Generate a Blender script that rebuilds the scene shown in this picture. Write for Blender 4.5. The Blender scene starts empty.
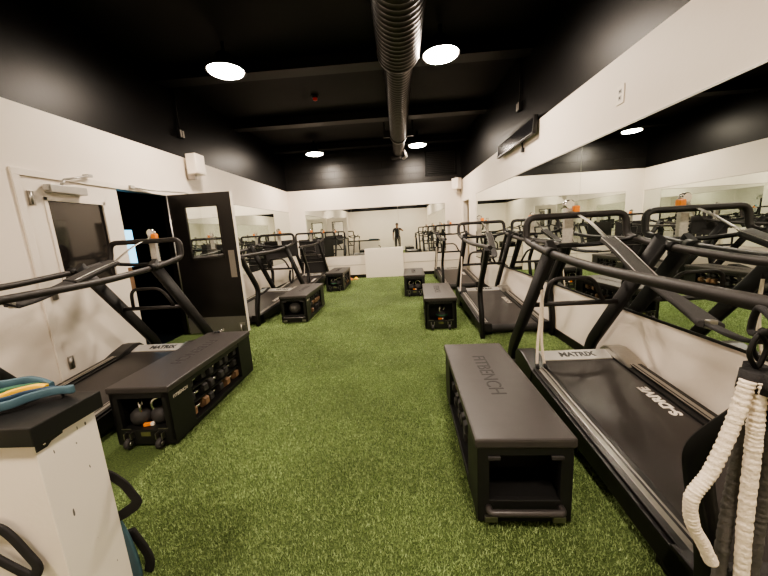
import bpy, bmesh, math, random
import numpy as np
from mathutils import Vector, Matrix
random.seed(7)
PI = math.pi
S = bpy.context.scene
C = S.collection

# ------------------------------------------------------------------ materials
def mat(name, col, rough=.5, metal=0.0, noise=0.0, scale=20, bump=0.0, bscale=60, spec=.5, emit=None, estr=0, trans=0, coat=0):
    m = bpy.data.materials.new(name); m.use_nodes = True
    nt = m.node_tree; b = nt.nodes['Principled BSDF']
    b.inputs['Base Color'].default_value = (*col, 1); b.inputs['Roughness'].default_value = rough
    b.inputs['Metallic'].default_value = metal; b.inputs['Specular IOR Level'].default_value = spec
    b.inputs['Transmission Weight'].default_value = trans; b.inputs['Coat Weight'].default_value = coat
    if emit:
        b.inputs['Emission Color'].default_value = (*emit, 1); b.inputs['Emission Strength'].default_value = estr
    tc = nt.nodes.new('ShaderNodeTexCoord')
    if noise:
        n = nt.nodes.new('ShaderNodeTexNoise'); n.inputs['Scale'].default_value = scale; n.inputs['Detail'].default_value = 5
        nt.links.new(tc.outputs['Object'], n.inputs['Vector'])
        r = nt.nodes.new('ShaderNodeMix'); r.data_type = 'RGBA'
        r.inputs['A'].default_value = (*[c*(1-noise) for c in col], 1); r.inputs['B'].default_value = (*[min(1, c*(1+noise)) for c in col], 1)
        nt.links.new(n.outputs['Fac'], r.inputs['Factor']); nt.links.new(r.outputs['Result'], b.inputs['Base Color'])
    if bump:
        n = nt.nodes.new('ShaderNodeTexNoise'); n.inputs['Scale'].default_value = bscale; n.inputs['Detail'].default_value = 4
        nt.links.new(tc.outputs['Object'], n.inputs['Vector'])
        p = nt.nodes.new('ShaderNodeBump'); p.inputs['Strength'].default_value = bump; p.inputs['Distance'].default_value = .01
        nt.links.new(n.outputs['Fac'], p.inputs['Height']); nt.links.new(p.outputs['Normal'], b.inputs['Normal'])
    return m

CREAM = (.81, .735, .65)
M = {}
M['white'] = mat('white_paint', CREAM, .55, noise=.03, scale=3, bump=.08, bscale=40)
M['white_panel'] = mat('white_board', (.86, .785, .69), .5, noise=.03, scale=5)
M['black_paint'] = mat('black_paint', (.0030, .0027, .0028), .42, spec=.22, noise=.3, scale=3, bump=.05, bscale=30)
M['black_ceiling'] = mat('black_ceiling_paint', (.0022, .002, .002), .6, spec=.2, noise=.4, scale=2)
M['beam'] = mat('dark_steel', (.003, .0027, .0027), .5, spec=.3, noise=.3, scale=8)
M['powder'] = mat('black_powder_coat', (.006, .0057, .0057), .45, spec=.35, noise=.25, scale=60, bump=.05, bscale=400)
M['tube'] = mat('brown_black_foam', (.022, .019, .018), .48, spec=.4, noise=.2, scale=40, bump=.08, bscale=300)
M['plastic'] = mat('black_plastic', (.008, .0075, .0075), .4, spec=.4, noise=.2, scale=30)
M['rubber'] = mat('dark_rubber', (.028, .026, .026), .65, noise=.3, scale=40, bump=.1, bscale=200)
M['belt'] = mat('belt_rubber', (.026, .022, .021), .42, noise=.15, scale=30, bump=.06, bscale=500)
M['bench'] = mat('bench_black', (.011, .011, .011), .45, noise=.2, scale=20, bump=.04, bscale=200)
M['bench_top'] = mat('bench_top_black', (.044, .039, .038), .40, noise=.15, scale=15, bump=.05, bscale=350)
M['chrome'] = mat('chrome', (.75, .73, .70), .16, 1, noise=.05, scale=30)
M['ball'] = mat('ball_rubber', (.085, .08, .078), .5, noise=.2, scale=40)
M['kick'] = mat('brushed_kick_plate', (.22, .21, .19), .55, .6, noise=.12, scale=50)
M['steel'] = mat('brushed_steel', (.42, .40, .37), .35, 1, noise=.12, scale=50)
M['silver'] = mat('silver_plastic', (.44, .42, .39), .35, .35, noise=.1, scale=25)
M['clear'] = mat('milky_plastic', (.55, .52, .48), .25, .25, noise=.25, scale=60)
M['orange'] = mat('orange_plastic', (.85, .26, .03), .4, noise=.1)
M['strap'] = mat('black_webbing', (.014, .013, .014), .8, noise=.3, scale=90, bump=.2, bscale=400)
M['mesh_pad'] = mat('black_mesh_pad', (.03, .028, .027), .6, noise=.6, scale=70, bump=.3, bscale=160)
M['tan'] = mat('cream_elastic', (.80, .70, .58), .8, noise=.12, scale=60, bump=.5, bscale=90)
M['greycord'] = mat('grey_elastic', (.09, .085, .08), .85, noise=.3, scale=60, bump=.4, bscale=90)
M['letter'] = mat('pale_lettering', (.72, .66, .58), .5, noise=.05)
M['darkletter'] = mat('dark_lettering', (.02, .02, .02), .5, noise=.05)
M['emboss'] = mat('embossed_black', (.020, .018, .018), .6, noise=.1)
M['door_black'] = mat('door_black', (.013, .011, .010), .38, noise=.2, scale=4)
M['door_white'] = mat('door_white', (.80, .735, .655), .45, noise=.03, scale=4)
M['dark_glass'] = mat('dark_glass', (.018, .016, .015), .05, noise=.1, scale=2, spec=.8)
M['glass'] = mat('clear_glass', (.95, .97, .96), .0, trans=1.0)
M['teal'] = mat('teal_rubber', (.065, .125, .16), .5, noise=.15, scale=30)
M['blue'] = mat('blue_rubber', (.015, .045, .085), .5, noise=.15, scale=30)
M['green'] = mat('green_rubber', (.035, .14, .075), .5, noise=.15, scale=30)
M['olive'] = mat('olive_plate', (.10, .11, .04), .5, noise=.2, scale=30)
M['yellow'] = mat('yellow_rubber', (.90, .52, .03), .5, noise=.1, scale=30)
M['grey_metal'] = mat('grey_metal', (.40, .37, .34), .4, .6, noise=.1)
M['duct'] = mat('duct_paint', (.018, .015, .013), .40, .2, noise=.3, scale=9)
M['screen'] = mat('screen_glass', (.012, .012, .014), .12, noise=.2, scale=2, spec=.7)
M['fabric'] = mat('grey_fabric', (.030, .028, .028), .8, noise=.3, scale=50, bump=.3, bscale=200)
M['redled'] = mat('red_lens', (.25, .01, .01), .3, emit=(1, .05, .03), estr=.04, noise=.05)
M['cone_orange'] = mat('cone_orange', (.55, .16, .03), .5, noise=.1)
M['skin'] = mat('skin', (.24, .13, .08), .5, noise=.1)
M['shirt'] = mat('black_shirt', (.02, .02, .022), .85, noise=.2)
M['pants'] = mat('grey_trousers', (.085, .08, .075), .85, noise=.2)
M['hair'] = mat('black_hair', (.01, .008, .007), .7, noise=.3)
M['lens'] = mat('lamp_diffuser', (1, .9, .78), .4, emit=(1, .845, .69), estr=150, noise=.02)
M['bluelight'] = mat('blue_lit_pane', (.2, .45, .6), .3, emit=(.30, .72, 1.0), estr=1.6, noise=.02)
M['amber'] = mat('amber_rubber', (.20, .12, .07), .55, noise=.3, scale=40)

# mirror
m = bpy.data.materials.new('mirror_glass'); m.use_nodes = True; nt = m.node_tree
b = nt.nodes['Principled BSDF']; b.inputs['Metallic'].default_value = 1; b.inputs['Roughness'].default_value = 0.0
b.inputs['Base Color'].default_value = (.82, .86, .82, 1); M['mirror'] = m
# turf floor
m = bpy.data.materials.new('turf'); m.use_nodes = True; nt = m.node_tree; b = nt.nodes['Principled BSDF']
tc = nt.nodes.new('ShaderNodeTexCoord')
n1 = nt.nodes.new('ShaderNodeTexNoise'); n1.inputs['Scale'].default_value = 90; n1.inputs['Detail'].default_value = 6; n1.inputs['Roughness'].default_value = .7
n2 = nt.nodes.new('ShaderNodeTexNoise'); n2.inputs['Scale'].default_value = 1.3; n2.inputs['Detail'].default_value = 3
rp = nt.nodes.new('ShaderNodeValToRGB'); e = rp.color_ramp.elements
e[0].position = .34; e[0].color = (.05, .08, .026, 1); e[1].position = .66; e[1].color = (.20, .28, .10, 1)
mx = nt.nodes.new('ShaderNodeMix'); mx.data_type = 'RGBA'; mx.blend_type = 'MULTIPLY'; mx.inputs['Factor'].default_value = .6
rp2 = nt.nodes.new('ShaderNodeValToRGB'); rp2.color_ramp.elements[0].color = (.6, .6, .6, 1); rp2.color_ramp.elements[0].position = .3; rp2.color_ramp.elements[1].position = .7
for n in (n1, n2): nt.links.new(tc.outputs['Object'], n.inputs['Vector'])
nt.links.new(n1.outputs['Fac'], rp.inputs['Fac']); nt.links.new(n2.outputs['Fac'], rp2.inputs['Fac'])
nt.links.new(rp.outputs['Color'], mx.inputs['A']); nt.links.new(rp2.outputs['Color'], mx.inputs['B'])
nt.links.new(mx.outputs['Result'], b.inputs['Base Color']); b.inputs['Roughness'].default_value = .75
b.inputs['Specular IOR Level'].default_value = .25
bp = nt.nodes.new('ShaderNodeBump'); bp.inputs['Strength'].default_value = 1.0; bp.inputs['Distance'].default_value = .02
nt.links.new(n1.outputs['Fac'], bp.inputs['Height']); nt.links.new(bp.outputs['Normal'], b.inputs['Normal']); M['turf'] = m
# turf blades: colour varies from place to place
m = bpy.data.materials.new('turf_blades'); m.use_nodes = True; nt = m.node_tree; b = nt.nodes['Principled BSDF']
tc = nt.nodes.new('ShaderNodeTexCoord'); n1 = nt.nodes.new('ShaderNodeTexNoise'); n1.inputs['Scale'].default_value = 55; n1.inputs['Detail'].default_value = 4
rp = nt.nodes.new('ShaderNodeValToRGB'); e = rp.color_ramp.elements
e[0].position = .33; e[0].color = (.19, .275, .105, 1); e[1].position = .68; e[1].color = (.52, .66, .31, 1)
n2 = nt.nodes.new('ShaderNodeTexNoise'); n2.inputs['Scale'].default_value = 1.3; n2.inputs['Detail'].default_value = 3
rp2 = nt.nodes.new('ShaderNodeValToRGB'); rp2.color_ramp.elements[0].color = (.72, .72, .72, 1); rp2.color_ramp.elements[0].position = .35; rp2.color_ramp.elements[1].position = .65
mx = nt.nodes.new('ShaderNodeMix'); mx.data_type = 'RGBA'; mx.blend_type = 'MULTIPLY'; mx.inputs['Factor'].default_value = 1
for n in (n1, n2): nt.links.new(tc.outputs['Object'], n.inputs['Vector'])
nt.links.new(n1.outputs['Fac'], rp.inputs['Fac']); nt.links.new(n2.outputs['Fac'], rp2.inputs['Fac'])
nt.links.new(rp.outputs['Color'], mx.inputs['A']); nt.links.new(rp2.outputs['Color'], mx.inputs['B'])
nt.links.new(mx.outputs['Result'], b.inputs['Base Color']); b.inputs['Roughness'].default_value = .6
b.inputs['Specular IOR Level'].default_value = .25; M['blades'] = m
# black-painted block wall, brick bump
m = bpy.data.materials.new('black_block_wall'); m.use_nodes = True; nt = m.node_tree; b = nt.nodes['Principled BSDF']
tc = nt.nodes.new('ShaderNodeTexCoord'); mp = nt.nodes.new('ShaderNodeMapping'); mp.inputs['Rotation'].default_value = (PI/2, 0, 0)
br = nt.nodes.new('ShaderNodeTexBrick'); br.inputs['Scale'].default_value = 1; br.inputs['Brick Width'].default_value = .4; br.inputs['Row Height'].default_value = .2
br.inputs['Mortar Size'].default_value = .008; br.inputs['Color1'].default_value = (.011, .010, .0095, 1); br.inputs['Color2'].default_value = (.008, .007, .0065, 1); br.inputs['Mortar'].default_value = (.004, .004, .004, 1)
bp = nt.nodes.new('ShaderNodeBump'); bp.inputs['Strength'].default_value = .6; bp.invert = True; bp.inputs['Distance'].default_value = .01
nt.links.new(tc.outputs['Object'], mp.inputs['Vector']); nt.links.new(mp.outputs['Vector'], br.inputs['Vector'])
nt.links.new(br.outputs['Color'], b.inputs['Base Color']); nt.links.new(br.outputs['Fac'], bp.inputs['Height']); nt.links.new(bp.outputs['Normal'], b.inputs['Normal'])
b.inputs['Roughness'].default_value = .4; M['block'] = m
# scuffed white end of the half wall
m = mat('scuffed_white', (.80, .74, .67), .5, noise=.03, scale=4); nt = m.node_tree; b = nt.nodes['Principled BSDF']
tc = nt.nodes.new('ShaderNodeTexCoord'); mp = nt.nodes.new('ShaderNodeMapping'); mp.inputs['Rotation'].default_value = (.75, 0, 0); mp.inputs['Scale'].default_value = (30, 55, 16)
n1 = nt.nodes.new('ShaderNodeTexNoise'); n1.inputs['Scale'].default_value = 1.0; n1.inputs['Detail'].default_value = 1
rp = nt.nodes.new('ShaderNodeValToRGB'); rp.color_ramp.elements[0].position = .735; rp.color_ramp.elements[1].position = .75
rp.color_ramp.elements[0].color = (.8, .74, .67, 1); rp.color_ramp.elements[1].color = (.12, .11, .1, 1)
nt.links.new(tc.outputs['Object'], mp.inputs['Vector']); nt.links.new(mp.outputs['Vector'], n1.inputs['Vector']); nt.links.new(n1.outputs['Fac'], rp.inputs['Fac'])
nt.links.new(rp.outputs['Color'], b.inputs['Base Color']); M['scuff'] = m

# ------------------------------------------------------------------ mesh building
def catmull(pts, n=6, closed=False):
    P = [Vector(p) for p in pts]; out = []; N = len(P)
    seg = N if closed else N-1
    for i in range(seg):
        if closed: a, b_, c, d = P[(i-1) % N], P[i], P[(i+1) % N], P[(i+2) % N]
        else: a, b_, c, d = P[max(i-1, 0)], P[i], P[i+1], P[min(i+2, N-1)]
        for k in range(n):
            t = k/n
            out.append(.5*((2*b_)+(c-a)*t+(2*a-5*b_+4*c-d)*t*t+(3*b_-a-3*c+d)*t**3))
    if not closed: out.append(P[-1])
    return out

def fillet(pts, r=.05, n=5, closed=False):
    P = [Vector(p) for p in pts]; out = []; N = len(P)
    for i in range(N):
        if not closed and i in (0, N-1): out.append(P[i]); continue
        a, b_, c = P[i-1], P[i], P[(i+1) % N]
        u, v = (a-b_), (c-b_); rr = min(r, u.length*.48, v.length*.48)
        p0, p1 = b_+u.normalized()*rr, b_+v.normalized()*rr
        for k in range(n+1):
            t = k/n; out.append(p0*(1-t)**2+b_*2*t*(1-t)+p1*t*t)
    return out

class MB:
    def __init__(s): s.bm = bmesh.new()
    def box(s, lo, hi, bev=0, rot=None, piv=None):
        lo, hi = Vector(lo), Vector(hi); t = bmesh.new()
        r = bmesh.ops.create_cube(t, size=1)
        for v in t.verts: v.co = Vector((lo[i]+(v.co[i]+.5)*(hi[i]-lo[i]) for i in range(3)))
        if bev: bmesh.ops.bevel(t, geom=list(t.edges), offset=bev, segments=2, affect='EDGES', profile=.6)
        if rot is not None:
            p = Vector(piv) if piv else (lo+hi)/2
            bmesh.ops.rotate(t, verts=t.verts, cent=p, matrix=rot)
        s._merge(t); return s
    def _merge(s, t):
        me = bpy.data.meshes.new('tmp'); t.to_mesh(me); t.free(); s.bm.from_mesh(me); bpy.data.meshes.remove(me)
    def tube(s, path, r, seg=10, closed=False, flat=1.0, up=None, wid=None):
        P = [Vector(p) for p in path]; N = len(P); rings = []
        n0 = None
        for i in range(N):
            a = P[i-1] if (i > 0 or closed) else P[i]; c = P[(i+1) % N] if (i < N-1 or closed) else P[i]
            t = (c-a).normalized()
            if up is not None: n = Vector(up)
            elif n0 is None: n = Vector((0, 0, 1)) if abs(t.z) < .9 else Vector((1, 0, 0))
            else: n = n0
            n = (n-t*n.dot(t))
            if n.length < 1e-5: n = t.orthogonal()
            n.normalize(); n0 = n; bt = t.cross(n)
            rr = r[i] if isinstance(r, (list, tuple)) else r
            ring = []
            for k in range(seg):
                th = 2*PI*k/seg
                if wid: # flat rectangular-ish strap: wid along bt, rr along n
                    cx, cy = math.cos(th), math.sin(th); cx = math.copysign(abs(cx)**.35, cx); cy = math.copysign(abs(cy)**.35, cy)
                    ring.append(s.bm.verts.new(P[i]+n*rr*cy+bt*wid*cx))
                else: ring.append(s.bm.verts.new(P[i]+n*math.cos(th)*rr+bt*math.sin(th)*rr*flat))
            rings.append(ring)
        for i in range(N if closed else N-1):
            A, B = rings[i], rings[(i+1) % N]
            for k in range(seg):
                f = s.bm.faces.new((A[k], A[(k+1) % seg], B[(k+1) % seg], B[k])); f.smooth = True
        if not closed:
            s.bm.faces.new(rings[0][::-1]); s.bm.faces.new(rings[-1])
        return s
    def prism(s, prof, axis, lo, hi, bev=0):
        # prof: 2-D outline in the plane of the two other axes (in order), extruded along axis
        t = bmesh.new(); o = [i for i in range(3) if i != axis]
        def mk(p, h):
            v = [0, 0, 0]; v[o[0]] = p[0]; v[o[1]] = p[1]; v[axis] = h; return t.verts.new(v)
        A = [mk(p, lo) for p in prof]; B = [mk(p, hi) for p in prof]; n = len(prof)
        t.faces.new(A); t.faces.new(B[::-1])
        for k in range(n): t.faces.new((A[k], B[k], B[(k+1) % n], A[(k+1) % n]))
        bmesh.ops.recalc_face_normals(t, faces=t.faces)
        if bev: bmesh.ops.bevel(t, geom=list(t.edges), offset=bev, segments=2, affect='EDGES', profile=.6)
        s._merge(t); return s
    def lathe(s, prof, c=(0, 0, 0), axis=2, seg=24, smooth=True):
        c = Vector(c); rings = []
        for r, h in prof:
            ring = []
            for k in range(seg):
                th = 2*PI*k/seg; v = [r*math.cos(th), r*math.sin(th), h]
                if axis == 0: v = [v[2], v[0], v[1]]
                elif axis == 1: v = [v[0], v[2], v[1]]
                ring.append(s.bm.verts.new(c+Vector(v)))
            rings.append(ring)
        for A, B in zip(rings, rings[1:]):
            for k in range(seg):
                f = s.bm.faces.new((A[k], A[(k+1) % seg], B[(k+1) % seg], B[k])); f.smooth = smooth
        s.bm.faces.new(rings[0][::-1]); s.bm.faces.new(rings[-1])
        return s
    def sphere(s, c, r, sx=1, sy=1, sz=1, seg=20):
        t = bmesh.new(); bmesh.ops.create_uvsphere(t, u_segments=seg, v_segments=seg//2+2, radius=r)
        for v in t.verts: v.co = Vector((v.co.x*sx, v.co.y*sy, v.co.z*sz))+Vector(c)
        for f in t.faces: f.smooth = True
        s._merge(t); return s
    def text(s, body, size, origin, xd, yd, depth=.0012, align='CENTER', bold=0.0):
        cu = bpy.data.curves.new('t', 'FONT'); cu.body = body; cu.size = size; cu.extrude = depth; cu.align_x = align; cu.align_y = 'CENTER'; cu.offset = bold
        cu.resolution_u = 3
        o = bpy.data.objects.new('t', cu); C.objects.link(o)
        dg = bpy.context.evaluated_depsgraph_get(); me = bpy.data.meshes.new_from_object(o.evaluated_get(dg))
        xd, yd = Vector(xd).normalized(), Vector(yd).normalized(); z = xd.cross(yd)
        mt = Matrix((xd, yd, z)).transposed().to_4x4(); mt.translation = Vector(origin); me.transform(mt)
        s.bm.from_mesh(me); bpy.data.meshes.remove(me); bpy.data.objects.remove(o); bpy.data.curves.remove(cu)
        return s
    def build(s, name, m, parent=None, label=None, fixn=True):
        if fixn: bmesh.ops.recalc_face_normals(s.bm, faces=s.bm.faces)
        me = bpy.data.meshes.new(name); s.bm.to_mesh(me); s.bm.free()
        me.materials.append(M[m] if isinstance(m, str) else m)
        o = bpy.data.objects.new(name, me); C.objects.link(o)
        if parent is not None: o.parent = parent
        if label: o['label'] = label
        return o

def thing(name, label, cat, loc=(0, 0, 0), rz=0, group=None):
    o = bpy.data.objects.new(name, None); C.objects.link(o); o.empty_display_size = .1
    o.location = loc; o.rotation_euler = (0, 0, rz); o['label'] = label; o['category'] = cat
    if group: o['group'] = group
    return o
def tag(o, label, cat, group=None):
    o['label'] = label; o['category'] = cat
    if group: o['group'] = group
    return o
def struct(o): o['kind'] = 'structure'; return o
def dup(root, loc, rz, label, group=None):
    r = root.copy(); C.objects.link(r); r.location = loc; r.rotation_euler = (0, 0, rz); r['label'] = label
    if group: r['group'] = group
    for ch in list(root.children):
        c = ch.copy(); C.objects.link(c); c.parent = r
        for g in list(ch.children):
            d = g.copy(); C.objects.link(d); d.parent = c
    return r

# ------------------------------------------------------------------ camera (fitted to the photograph)
f_px, yaw, pitch, roll, CH = 322.34, .055385, -.178123, -.059072, 1.42
cy_, sy_ = math.cos(yaw), math.sin(yaw)
fw = Vector((-sy_*math.cos(pitch), cy_*math.cos(pitch), math.sin(pitch)))
r0 = Vector((cy_, sy_, 0)); u0 = Vector((sy_*math.sin(pitch), -cy_*math.sin(pitch), math.cos(pitch)))
rt = r0*math.cos(roll)+u0*math.sin(roll); up = -r0*math.sin(roll)+u0*math.cos(roll)
cam = bpy.data.cameras.new('camera'); co = bpy.data.objects.new('camera', cam); C.objects.link(co)
mt = Matrix((rt, up, -fw)).transposed().to_4x4(); mt.translation = (0, 0, CH); co.matrix_world = mt
cam.sensor_width = 36; cam.lens = f_px/768*36; cam.clip_start = .02; S.camera = co

# ------------------------------------------------------------------ room shell
XL, XR, YF, YB, ZB, ZC = -3.30, 1.88, 9.90, -2.2, 2.71, 3.80
T = .12
struct(MB().box((XL-T, YB-T, -.1), (XR+T+1.4, YF+T, 0)).build('floor', 'turf'))
struct(MB().box((XL-T, YB-T, ZC), (XR+T, YF+T, ZC+.1)).build('ceiling', 'black_ceiling'))
DY0, DY1, DZ = 2.803, 4.68, 2.08     # double doorway in the left wall
w = MB().box((XL-T, YB, 0), (XL, DY0-.058, ZB)).box((XL-T, DY1+.048, 0), (XL, YF, ZB)).box((XL-T, DY0-.058, DZ+.058), (XL, DY1+.048, ZB))
struct(w.build('wall_left', 'white'))
struct(MB().box((XL-T, YB, ZB), (XL, YF, ZC)).build('wall_left_upper', 'black_paint'))
RY0, RY1 = 8.86, 9.62                # opening in the right wall near the far corner
w = MB().box((XR, YB, 0), (XR+T, RY0, ZB)).box((XR, RY1, 0), (XR+T, YF, ZB)).box((XR, RY0, 2.09), (XR+T, RY1, ZB))
struct(w.build('wall_right', 'white'))
struct(MB().box((XR, YB, ZB), (XR+T, YF, ZC)).build('wall_right_upper', 'black_paint'))
w = MB().box((XR+T, RY0-.4, 0), (XR+1.3, RY0-.3, 2.5)).box((XR+T, RY1+.2, 0), (XR+1.3, RY1+.3, 2.5)).box((XR+1.2, RY0-.4, 0), (XR+1.3, RY1+.3, 2.5)).box((XR+T, RY0-.4, 2.4), (XR+1.3, RY1+.3, 2.5))
struct(w.build('wall_alcove', 'white_panel'))
struct(MB().box((XL-T, YF, 0), (XR+T, YF+T, ZB)).build('wall_far', 'white'))
struct(MB().box((XL-T, YF, ZB), (XR+T, YF+T, ZC)).build('wall_far_upper', 'block'))
struct(MB().box((XL-T, YB-T, 0), (XR+T, YB, ZB)).build('wall_back', 'white'))
struct(MB().box((XL-T, YB-T, ZB), (XR+T, YB, ZC)).build('wall_back_upper', 'black_paint'))
# dark corridor behind the doorway
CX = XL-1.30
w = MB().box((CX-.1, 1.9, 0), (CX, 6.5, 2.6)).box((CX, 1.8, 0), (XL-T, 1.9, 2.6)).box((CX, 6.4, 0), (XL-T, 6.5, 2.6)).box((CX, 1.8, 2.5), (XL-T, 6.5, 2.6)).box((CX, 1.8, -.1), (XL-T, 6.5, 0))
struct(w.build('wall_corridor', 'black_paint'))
struct(MB().box((CX, 5.13, 1.05), (CX+.012, 5.44, 1.67)).build('window_1', 'bluelight'))
# skirting
struct(MB().box((XR-.014, YB, 0), (XR, RY0, .10), .003).build('baseboard_right', 'plastic'))
struct(MB().box((XL, YF-.014, 0), (XR, YF, .10), .003).build('baseboard_far', 'plastic'))
struct(MB().box((XL, DY1+.06, 0), (XL+.014, YF, .10), .003).box((XL, YB, 0), (XL+.014, DY0-.07, .10), .003).build('baseboard_left', 'plastic'))
# seams of the wall panels under the far mirror and on the right
struct(MB().box((XL, YF-.006, .40), (XR, YF, .412)).build('trim_1', 'grey_metal'))
struct(MB().box((XR-.012, -1.2, .635), (XR, 8.06, .655), .003).build('trim_2', 'plastic'))
# ceiling beams and conduit
for i, y in enumerate((.6, 2.7, 4.9, 7.1, 9.2)):
    struct(MB().box((XL, y-.08, 3.66), (XR, y+.08, 3.80)).box((XL, y-.12, 3.64), (XR, y+.12, 3.665)).build('trim_%d' % (i+10), 'beam'))
tag(MB().tube([(XL, 9.45, 3.58), (XR, 9.45, 3.60)], .014, 8).build('conduit_pipe', 'beam'), 'thin dark conduit pipe across the black ceiling before the far wall', 'pipe')

# ------------------------------------------------------------------ mirrors
def mirror(name, axis, pos, a0, a1, z0, z1, label, group, side):
    d = .006*side
    lo = [0, 0, z0]; hi = [0, 0, z1]; o_ = 1-axis
    lo[axis], hi[axis] = min(pos, pos+d), max(pos, pos+d); lo[o_], hi[o_] = a0+.002, a1-.002
    o = MB().box(lo, hi).build(name, 'mirror'); tag(o, label, 'mirror', group)
    lo2, hi2 = list(lo), list(hi); lo2[2], hi2[2] = z1, z1+.012
    if side > 0: hi2[axis] += .004
    else: lo2[axis] -= .004
    MB().box(lo2, hi2).build('top_channel', 'steel', o)
    return o
G = 'mirror panels along the right wall'
for (a, b_, l) in ((-1.2, 1.27, 'wall mirror panel beside the nearest treadmill, mostly beyond the frame'), (1.27, 3.519, 'large wall mirror panel behind the treadmill nearest the camera'),
                  (3.519, 5.766, 'wall mirror panel under the long black display'), (5.766, 8.06, 'farthest wall mirror panel on the right wall')):
    mirror('wall_mirror', 0, XR, a, b_, .655, 2.13, l, G, -1)
for (a, b_, l) in ((4.78, 7.3, 'wall mirror panel just beyond the open black door'), (7.3, 9.86, 'left wall mirror panel meeting the far corner')):
    mirror('wall_mirror', 0, XL, a, b_, .66, 2.09, l, 'mirror panels along the left wall', 1)
for (a, b_, l) in ((-2.81, -1.40, 'far wall mirror panel on the left of the leaning white board'), (-1.40, 0.0, 'far wall mirror panel behind the white board'), (0.0, 1.40, 'far wall mirror panel on the right of the white board')):
    mirror('wall_mirror', 1, YF, a, b_, .70, 2.09, l, 'mirror panels on the far wall', -1)

# ------------------------------------------------------------------ doors
# frame of the double doorway
fr = MB()
for (a, b_) in ((DY0-.06, DY0), (DY1, DY1+.05)): fr.box((XL-.022, a, 0), (XL+.018, b_, DZ), .003)
fr.box((XL-.04, DY0-.06, DZ), (XL+.018, DY1+.05, DZ+.06), .003)
struct(fr.build('trim_30', 'door_white'))
jm = MB()
for (a, b_) in ((DY0-.057, DY0), (DY1, DY1+.047)): jm.box((XL-T, a, 0), (XL-.023, b_, DZ))
jm.box((XL-T, DY0-.057, DZ), (XL-.042, DY1+.047, DZ+.057))
struct(jm.build('trim_31', 'door_black'))
# closed white leaf
LY0, LY1 = DY0+.006, 3.80
d = MB(); x0, x1 = XL-.045, XL
gy0, gy1, gz0, gz1 = 2.985, 3.587, 1.06, 1.888
d.box((x0, LY0, .012), (x1, gy0, DZ-.004)).box((x0, gy1, .012), (x1, LY1, DZ-.004)).box((x0, gy0, .012), (x1, gy1, gz0)).box((x0, gy0, gz1), (x1, gy1, DZ-.004))
# glazing bead
for a in ((gy0-.02, gy0+.012, gz0-.02, gz1+.02), (gy1-.012, gy1+.02, gz0-.02, gz1+.02)): d.box((x1, a[0], a[2]), (x1+.01, a[1], a[3]), .002)
for a in ((gz0-.02, gz0+.012), (gz1-.012, gz1+.02)): d.box((x1, gy0-.02, a[0]), (x1+.01, gy1+.02, a[1]), .002)
leaf = struct(d.build('door_1', 'door_white'))
MB().box((x0+.018, gy0, gz0), (x0+.026, gy1, gz1)).build('pane', 'dark_glass', leaf)
for z in (1.83, .95, .25): MB().tube([(x1+.012, LY0+.045, z), (x1+.012, LY0+.045, z+.12)], .014, 10).box((x1, LY0+.03, z-.005), (x1+.006, LY0+.085, z+.125), .002).build('hinge', 'steel', leaf)
MB().box((x0+.005, LY1, .86), (x1+.004, LY1+.004, 1.15), .001).box((x1, LY1-.055, .86), (x1+.004, LY1, 1.15), .001).build('lock_plate', 'amber', leaf, 'brownish metal lock plate')
cl = MB().box((XL+.005, 2.985, 1.95), (XL+.085, 3.345, 2.025), .006).box((XL+.02, 2.965, 1.965), (XL+.07, 2.985, 2.01), .004).build('door_closer', 'silver', leaf)
MB().tube([(XL+.05, 3.12, 2.03), (XL+.055, 3.15, 2.08)], .014, 8).tube([(XL+.055, 3.15, 2.085), (XL+.06, 3.44, 2.165)], .010, 8).box((XL+.0, 3.41, 2.15), (XL+.07, 3.46, 2.18), .003).build('closer_arm', 'silver', cl)
# open black leaf, hinged on the far jamb and standing square to the wall
Y0, Y1, X0, X1 = 4.628, 4.672, -3.292, -2.368
gx0, gx1, gz0, gz1 = -3.06, -2.57, 1.16, 1.905
d = MB()
d.box((X0, Y0, .02), (gx0, Y1, 2.085)).box((gx1, Y0, .02), (X1, Y1, 2.085)).box((gx0, Y0, .02), (gx1, Y1, gz0)).box((gx0, Y0, gz1), (gx1, Y1, 2.085))
for (a, b_, c, e_) in ((gx0-.015, gx0+.01, gz0-.015, gz1+.015), (gx1-.01, gx1+.015, gz0-.015, gz1+.015)): d.box((a, Y0-.008, c), (b_, Y0, e_), .002)
for (a, b_) in ((gz0-.015, gz0+.01), (gz1-.01, gz1+.015)): d.box((gx0-.015, Y0-.008, a), (gx1+.015, Y0, b_), .002)
leaf = struct(d.build('door_2', 'door_black'))
MB().box((gx0, Y0+.018, gz0), (gx1, Y0+.024, gz1)).build('pane', 'glass', leaf)
MB().box((X1, Y0-.001, .02), (X1+.006, Y1+.02, 2.085)).box((X0, Y1, .02), (X1, Y1+.004, gz0-.02)).box((X0, Y1, gz1+.02), (X1, Y1+.004, 2.085)).box((X0, Y1, gz0-.02), (gx0-.02, Y1+.004, gz1+.02)).box((gx1+.02, Y1, gz0-.02), (X1, Y1+.004, gz1+.02)).build('white_edge', 'door_white', leaf, 'white painted edge and rear face')
MB().box((X0+.01, Y0-.003, .02), (X1-.01, Y0, .265), .001).build('kick_plate', 'kick', leaf, 'brushed metal kick plate')
MB().box((-2.505, Y0-.004, .86), (-2.415, Y0, 1.26), .001).build('push_plate', 'steel', leaf, 'brushed metal push plate')
MB().tube([(X0+.005, Y0-.012, .03), (X0+.005, Y0-.012, 2.08)], .011, 8).build('hinge', 'steel', leaf)
MB().box((-2.48, Y0-.012, .12), (-2.40, Y0-.003, .16), .002).tube([(-2.46, Y0-.02, .14), (-2.44, Y0-.05, .03)], .011, 8).build('door_stop', 'grey_metal', leaf)
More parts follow.
